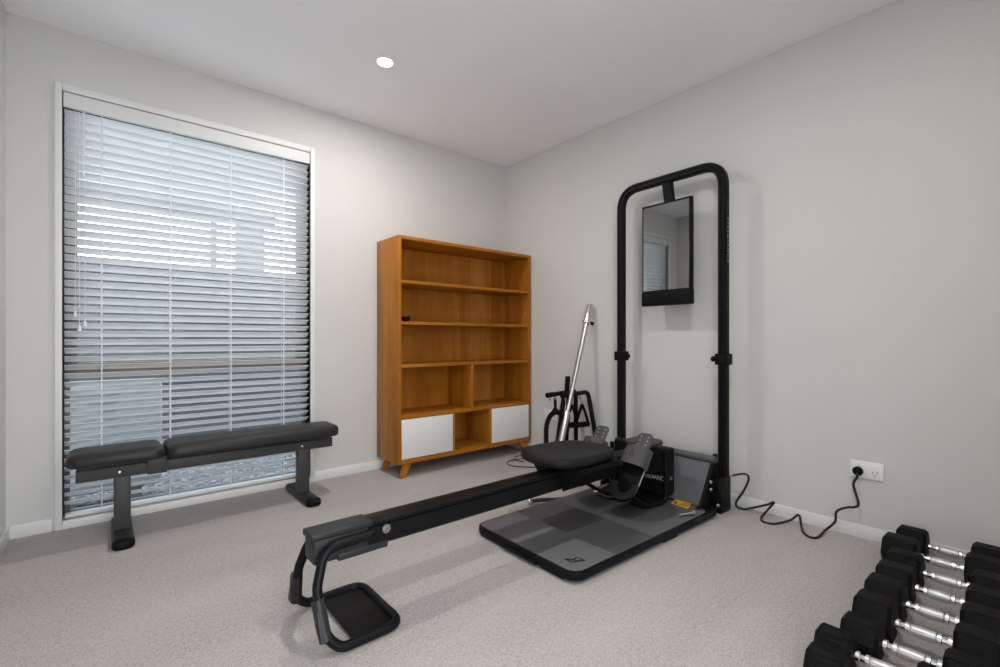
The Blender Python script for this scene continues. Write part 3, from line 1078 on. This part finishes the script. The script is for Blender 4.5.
def pedal(s):
    """inclined foot plate with perforated toe tongue, heel cup and wide strap"""
    yc = YR + (0.155 if s > 0 else -0.118)
    ang = R(-52)
    Mx = Matrix.Translation((-0.615, yc, 0.268)) @ Matrix.Rotation(ang, 4, 'Y')
    # local x runs up the plate towards the toes, z is its normal
    b_ = B()
    prism(b_, rrect(-0.165, 0.10, -0.062, 0.062, 0.05, 6), -0.010, 0.002, 2, 0.003, 2, mat=Mx)
    p_ = rw.part('pedal', b_, 'blackp')
    b_ = B()
    prism(b_, rrect(0.02, 0.190, -0.044, 0.044, 0.026, 5), 0.004, 0.010, 2, 0.002, 2, mat=Mx)
    nf = len(b_.faces)
    for ix in range(3):
        for sy in (-1, 1):
            lathe(b_, [(0, 0.0040), (0.0008, 0.0040), (0.001, 0.003)], Mx @ Vector((0.122 + ix * 0.023, sy * 0.021, 0.0098)), Mx.to_3x3() @ Vector((0, 0, 1)), 10)
    b_.faces.ensure_lookup_table()
    for f_ in b_.faces[nf:]:
        f_.material_index = 1
    tg = rw.part('toe_tongue', b_, 'charcoal', p_, label='grey tongue with two rows of pale holes')
    tg.data.materials.append(M['holegrey'])
    # strap: a broad arched band over the instep
    b_ = B()
    t_ = bmesh.new()
    ra, rb = [], []
    n_ = 14
    for i in range(n_ + 1):
        a = math.pi * i / n_
        y_ = -0.076 * math.cos(a)
        z_ = 0.066 * math.sin(a) ** 0.5
        lo_, hi_ = -0.010, 0.095
        ra.append((Mx @ Vector((lo_, y_, z_)), Mx @ Vector((hi_, y_ * 0.92, z_ * 0.86))))
        rb.append((Mx @ Vector((lo_, y_ * 0.93, max(z_ - 0.006, 0))), Mx @ Vector((hi_, y_ * 0.86, max(z_ * 0.86 - 0.006, 0)))))
    va = [(t_.verts.new(a_), t_.verts.new(c_)) for a_, c_ in ra]
    vb = [(t_.verts.new(a_), t_.verts.new(c_)) for a_, c_ in rb]
    for i in range(n_):
        t_.faces.new((va[i][0], va[i + 1][0], va[i + 1][1], va[i][1]))
        t_.faces.new((vb[i][0], vb[i][1], vb[i + 1][1], vb[i + 1][0]))
        t_.faces.new((va[i][0], vb[i][0], vb[i + 1][0], va[i + 1][0]))
        t_.faces.new((va[i][1], va[i + 1][1], vb[i + 1][1], vb[i][1]))
    for k in (0, n_):
        t_.faces.new((va[k][0], va[k][1], vb[k][1], vb[k][0]))
    bmesh.ops.recalc_face_normals(t_, faces=t_.faces)
    merge(b_, t_)
    sp = rw.part('strap', b_, 'charcoal', p_, angle=60)
    b_ = B()
    glyph(b_, 0.043, 0.0, 0.024, 0.0590, 0.0630, R(40))
    bmesh.ops.transform(b_, matrix=Mx, verts=b_.verts)
    rw.part('strap_emblem', b_, 'logo', p_)
    # heel cup
    b_ = B()
    hp_ = []
    for i in range(13):
        a = R(-100 + 200 * i / 12)
        hp_.append(Mx @ Vector((-0.110 - 0.060 * math.cos(a), 0.060 * math.sin(a), 0.020)))
    sweep(b_, hp_, [(-0.018, -0.004), (0.018, -0.004), (0.018, 0.004), (-0.018, 0.004)], up=Mx.to_3x3() @ Vector((1, 0, 0)))
    rw.part('heel_cup', b_, 'charcoal2', p_, angle=50)
    # thin bright side rail of the plate
    b_ = B()
    tube(b_, [Mx @ Vector((-0.13, -0.064, 0.004)), Mx @ Vector((0.0, -0.066, 0.006))], 0.0035, 8)
    rw.part('plate_edge', b_, 'bolt', p_)
    # bracket arm back to the console
    b_ = B()
    tube(b_, [(-0.585, yc, 0.245), (-0.40, YR + s * 0.12, 0.20)], 0.014, 12)
    tube(b_, [(-0.66, yc, 0.135), (-0.555, YR + s * 0.145, 0.066)], 0.011, 12)
    rw.part('pedal_arm', b_, 'black', p_)


for s in (-1, 1):
    pedal(s)
bm = B()
tube(bm, smooth_path([(-0.70, YR + 0.05, 0.115), (-0.66, YR + 0.0, 0.095), (-0.61, YR - 0.04, 0.115), (-0.56, YR - 0.06, 0.13)], 5), 0.006, 8)
tube(bm, smooth_path([(-0.66, YR - 0.02, 0.080), (-0.62, YR - 0.07, 0.075), (-0.57, YR - 0.09, 0.10)], 5), 0.006, 8)
rw.part('strap_tail', bm, 'charcoal2', cn)
bm = B()
lathe(bm, [(0, 0.004), (0.004, 0.010), (0.018, 0.010), (0.024, 0.005)], (-0.700, YR + 0.075, 0.115), (0.5, -0.8, 0), 12)
lathe(bm, [(0, 0.004), (0.004, 0.008), (0.014, 0.008), (0.02, 0.004)], (-0.675, YR + 0.03, 0.10), (0.5, -0.8, -0.2), 12)
rw.part('strap_buckle', bm, 'chrome', cn, label='silver buckle end')

# ------------------------------------------------------------------ accessory stand, barbell and hanging grips in the corner
rk = Thing('accessory_stand', 'black tubular accessory stand against the right wall beside the bookcase', 'rack', (-0.17, -0.89, 0.0))
bm = B(); tube(bm, fillet([(-0.350, -0.85, 0.530), (-0.065, -0.85, 0.540), (-0.060, -0.85, 0.014)], 0.03, 6), 0.0155, 12)
tube(bm, [(-0.36, -0.85, 0.530), (-0.30, -0.85, 0.532)], 0.018, 12)
rk.part('hoop', bm, 'black')
bm = B(); tube(bm, fillet([(-0.285, -0.925, 0.528), (-0.045, -0.945, 0.540), (-0.040, -1.06, 0.014)], 0.035, 6), 0.0155, 12)
tube(bm, [(-0.295, -0.924, 0.528), (-0.22, -0.930, 0.531)], 0.018, 12)
rk.part('hoop', bm, 'black')
for a_, c_ in (((-0.185, -0.85, 0.533), (-0.318, -0.87, 0.014)), ((-0.135, -0.85, 0.533), (-0.195, -0.86, 0.014))):
    bm = B(); tube(bm, [a_, c_], 0.0165, 12)
    rk.part('leg', bm, 'black')
bm = B()
tube(bm, [(-0.33, -0.87, 0.013), (-0.045, -0.85, 0.013), (-0.035, -1.07, 0.013)], 0.0125, 10)
tube(bm, [(-0.19, -0.86, 0.013), (-0.04, -1.06, 0.013)], 0.0125, 10)
rk.part('base_tube', bm, 'black')
bm = B(); box(bm, -0.015, 0.015, -0.012, 0.012, -0.06, 0.06, 0.003, mat=Matrix.Translation((-0.155, -0.85, 0.590)) @ Matrix.Rotation(R(6), 4, 'Y'))
rk.part('selector_post', bm, 'black')
HK = [(-0.335, -0.85), (-0.285, -0.85), (-0.265, -0.927), (-0.200, -0.932), (-0.130, -0.938)]
for x, y in HK:
    bm = B()
    tube(bm, fillet([(x, y, 0.530), (x, y - 0.004, 0.500), (x - 0.018, y - 0.022, 0.494), (x - 0.024, y - 0.028, 0.512)], 0.01, 4), 0.005, 8)
    rk.part('hook', bm, 'bolt')

# triceps rope
tp = Thing('triceps_rope', 'black braided pull-down rope hanging at the left of the accessory stand', 'rope', (-0.30, -0.87, 0.20))
bm = B(); tube(bm, [(-0.300, -0.868, 0.508), (-0.297, -0.868, 0.440)], 0.010, 10)
lathe(bm, [(0, 0.010), (0.02, 0.022), (0.045, 0.026), (0.05, 0.010)], (-0.297, -0.868, 0.445), (0, 0, -1), 12)
tp.part('rope_clip', bm, 'rubber')
for s, path in ((0, [(-0.302, -0.868, 0.415), (-0.345, -0.862, 0.385), (-0.372, -0.858, 0.325), (-0.376, -0.858, 0.25), (-0.374, -0.858, 0.190)]),
                (1, [(-0.292, -0.868, 0.415), (-0.255, -0.880, 0.395), (-0.240, -0.885, 0.33), (-0.250, -0.885, 0.24), (-0.258, -0.885, 0.17)])):
    p2 = smooth_path(path, 10)
    bm = B(); tube(bm, p2, 0.017, 10, scales=[1.0 + 0.16 * math.sin(i * 2.1) for i in range(len(p2))])
    rp_ = tp.part('rope_strand', bm, 'rubber')
    bm = B(); e = p2[-1]; lathe(bm, [(0, 0.014), (0.01, 0.022), (0.028, 0.022), (0.034, 0.012)], e, (0, 0, -1), 12)
    tp.part('rope_end', bm, 'rubber', rp_)


def stirrup(x, y, zt, label, lean):
    h_ = Thing('stirrup_grip', label, 'handle', (x, y, zt - 0.17), group='grips hanging on the accessory stand')
    a, c_ = (x - 0.050, y + lean, zt - 0.140), (x + 0.050, y - lean, zt - 0.140)
    b_ = B()
    for e in (a, c_):
        sweep(b_, [(x, y, zt), (x + (e[0] - x) * 0.5, y + (e[1] - y) * 0.5, zt - 0.06), e], [(-0.014, -0.003), (0.014, -0.003), (0.014, 0.003), (-0.014, 0.003)])
    h_.part('strap', b_, 'rubber')
    b_ = B(); tube(b_, [a, c_], 0.019, 12)
    h_.part('grip', b_, 'rubber')
    b_ = B(); tube(b_, [(x + 0.008 * math.cos(k * 0.785), y, zt + 0.012 + 0.012 * math.sin(k * 0.785)) for k in range(8)], 0.0025, 6, closed=True)
    h_.part('ring', b_, 'chrome', label='small silver ring')


stirrup(-0.236, -0.962, 0.470, 'black strap handle hanging on the accessory stand nearest the silver bar', 0.012)
stirrup(-0.132, -0.966, 0.462, 'black strap handle hanging on the accessory stand nearest the wall', 0.014)

bb = Thing('barbell', 'short silver barbell leaning upright against the right wall', 'barbell', (-0.44, -0.98, 0.0))
p0, p1 = Vector((-0.440, -0.980, 0.012)), Vector((-0.032, -0.958, 1.152))
ax = (p1 - p0).normalized()
L = (p1 - p0).length
bm = B(); lathe(bm, [(0.0, 0.010), (0.004, 0.0125), (0.16, 0.0125), (L - 0.15, 0.0165), (L - 0.13, 0.0165)], p0, ax, 18)
bb.part('shaft', bm, 'steel')
bm = B(); lathe(bm, [(L - 0.13, 0.0235), (L - 0.006, 0.0235), (L, 0.020)], p0, ax, 18)
bb.part('sleeve', bm, 'steel')
bm = B(); lathe(bm, [(0.12, 0.021), (0.44, 0.021), (0.45, 0.0150)], p0, ax, 18)
bb.part('sleeve', bm, 'steel')
bm = B(); lathe(bm, [(L - 0.140, 0.024), (L - 0.138, 0.033), (L - 0.126, 0.033), (L - 0.124, 0.024)], p0, ax, 20)
bb.part('collar', bm, 'chrome')
cpt = p0 + ax * (L - 0.132)
bm = B(); lathe(bm, [(0, 0.012), (0.02, 0.012), (0.024, 0.008)], cpt + Vector((0.005, -0.030, -0.004)), (0.55, -0.8, -0.3), 12)
bb.part('collar_knob', bm, 'blackp')

# loose cable loops on the carpet behind the rower
lc = Thing('loose_cable', 'thin black cable coiled in loops on the carpet below the bookcase', 'cable', (-0.33, -0.50, 0.0))
bm = B(); tube(bm, smooth_path([(-0.30, -0.72, 0.004), (-0.375, -0.64, 0.004), (-0.420, -0.570, 0.004), (-0.412, -0.500, 0.004), (-0.360, -0.455, 0.005), (-0.290, -0.462, 0.009), (-0.235, -0.50, 0.011), (-0.22, -0.57, 0.006)], 6), 0.0035, 8)
tube(bm, smooth_path([(-0.30, -0.56, 0.011), (-0.315, -0.48, 0.012), (-0.285, -0.425, 0.004), (-0.22, -0.385, 0.004), (-0.15, -0.40, 0.004), (-0.12, -0.47, 0.004)], 6), 0.0035, 8)
lc.part('cable', bm, 'cable')

# ------------------------------------------------------------------ dumbbells
GRP = 'rubber hex dumbbells in a row on the carpet'


def make_dumbbell(F, L, gap, label, loc, rot):
    """F across flats, L whole length, gap = visible handle length; built about its own centre on the floor"""
    d_ = Thing('dumbbell', label, 'dumbbell', (0, 0, 0), group=GRP, local=True)
    rc = F / math.sqrt(3)
    zc = F / 2
    hl = (L - gap) / 2
    for s in (1, -1):
        b_ = B()
        t_ = bmesh.new()
        secs = ((0.0, 0.80), (0.010, 0.97), (0.018, 1.0), (hl - 0.018, 1.0), (hl - 0.008, 0.96), (hl, 0.80), (hl - 0.004, 0.55))
        rr = []
        for d0, k in secs:
            rr.append([t_.verts.new((rc * k * math.cos(R(60 * i)), s * (gap / 2 + d0), zc + rc * k * math.sin(R(60 * i)))) for i in range(6)])
        for a_, c_ in zip(rr, rr[1:]):
            for i in range(6):
                t_.faces.new((a_[i], a_[(i + 1) % 6], c_[(i + 1) % 6], c_[i]))
        t_.faces.new(rr[0])
        t_.faces.new(rr[-1])
        bmesh.ops.recalc_face_normals(t_, faces=t_.faces)
        lon = [e for e in t_.edges if abs(e.verts[0].co.y - e.verts[1].co.y) > 0.02]
        bmesh.ops.bevel(t_, geom=lon, offset=0.006, segments=2, affect='EDGES')
        merge(b_, t_)
        hd_ = d_.part('weight_head', b_, 'rubber', angle=25)
        for i in (60, 120):
            b_ = B()
            n_ = Matrix.Translation((0, s * (gap / 2 + hl / 2), zc)) @ Matrix.Rotation(R(-(i - 90)) if False else R(90 - i), 4, 'Y')
            box(b_, -0.016, 0.016, -0.020, 0.020, F / 2 - 0.002, F / 2 + 0.0012, 0.001, 1, mat=n_)
            d_.part('badge', b_, 'blackp', hd_)
    b_ = B()
    g = gap / 2
    k = 1.04
    pr = [(-g - 0.01, 0.012), (-g + 0.002, 0.012), (-g + 0.003, 0.0165 * k), (-g + 0.012, 0.0165 * k), (-g + 0.014, 0.0115), (-g * 0.62, 0.0125), (-g * 0.60, 0.0165 * k), (-g * 0.48, 0.0165 * k), (-g * 0.46, 0.0130)]
    full = pr + [(0, 0.0130)] + [(-a_, r_) for a_, r_ in reversed(pr)]
    lathe(b_, full, (0, 0, zc), (0, 1, 0), 18)
    h_ = d_.part('handle', b_, 'chrome', label='chrome handle')
    b_ = B()
    lathe(b_, [(-g * 0.45, 0.0130), (-g * 0.41, 0.0150 * k), (-g * 0.1, 0.0164 * k), (g * 0.1, 0.0164 * k), (g * 0.41, 0.0150 * k), (g * 0.45, 0.0130)], (0, 0, zc), (0, 1, 0), 18)
    d_.part('knurled_grip', b_, 'knurl', h_)
    d_.o.location = loc
    d_.o.rotation_euler = rot
    return d_.o


ORD = ['lying against the right wall',
       'second from the right wall in the row',
       'third from the right wall in the row',
       'fourth from the right wall in the row',
       'fifth from the right wall, middle of the row',
       'sixth from the right wall in the row',
       'seventh from the right wall in the row',
       'eighth from the right wall in the row',
       'nearest of the row, only its head in view']
DB = [(-0.078, -2.805, 0.120, 0.320, 0.128, 0.0), (-0.232, -2.800, 0.124, 0.345, 0.130, 0.3), (-0.396, -2.832, 0.124, 0.320, 0.126, -0.4), (-0.548, -2.832, 0.124, 0.325, 0.126, 0.5),
      (-0.706, -2.834, 0.126, 0.325, 0.128, 0.0), (-0.852, -2.834, 0.122, 0.320, 0.130, -0.5), (-0.983, -2.828, 0.102, 0.310, 0.128, 0.4), (-1.097, -2.790, 0.097, 0.300, 0.128, 0.6), (-1.210, -2.800, 0.096, 0.300, 0.130, 0.4)]
for (x, y, F, L_, gap, rz), od in zip(DB, ORD):
    make_dumbbell(F, L_, gap, 'black hex dumbbell with chrome handle, ' + od, (x, y, 0.0), (0, 0, R(rz)))
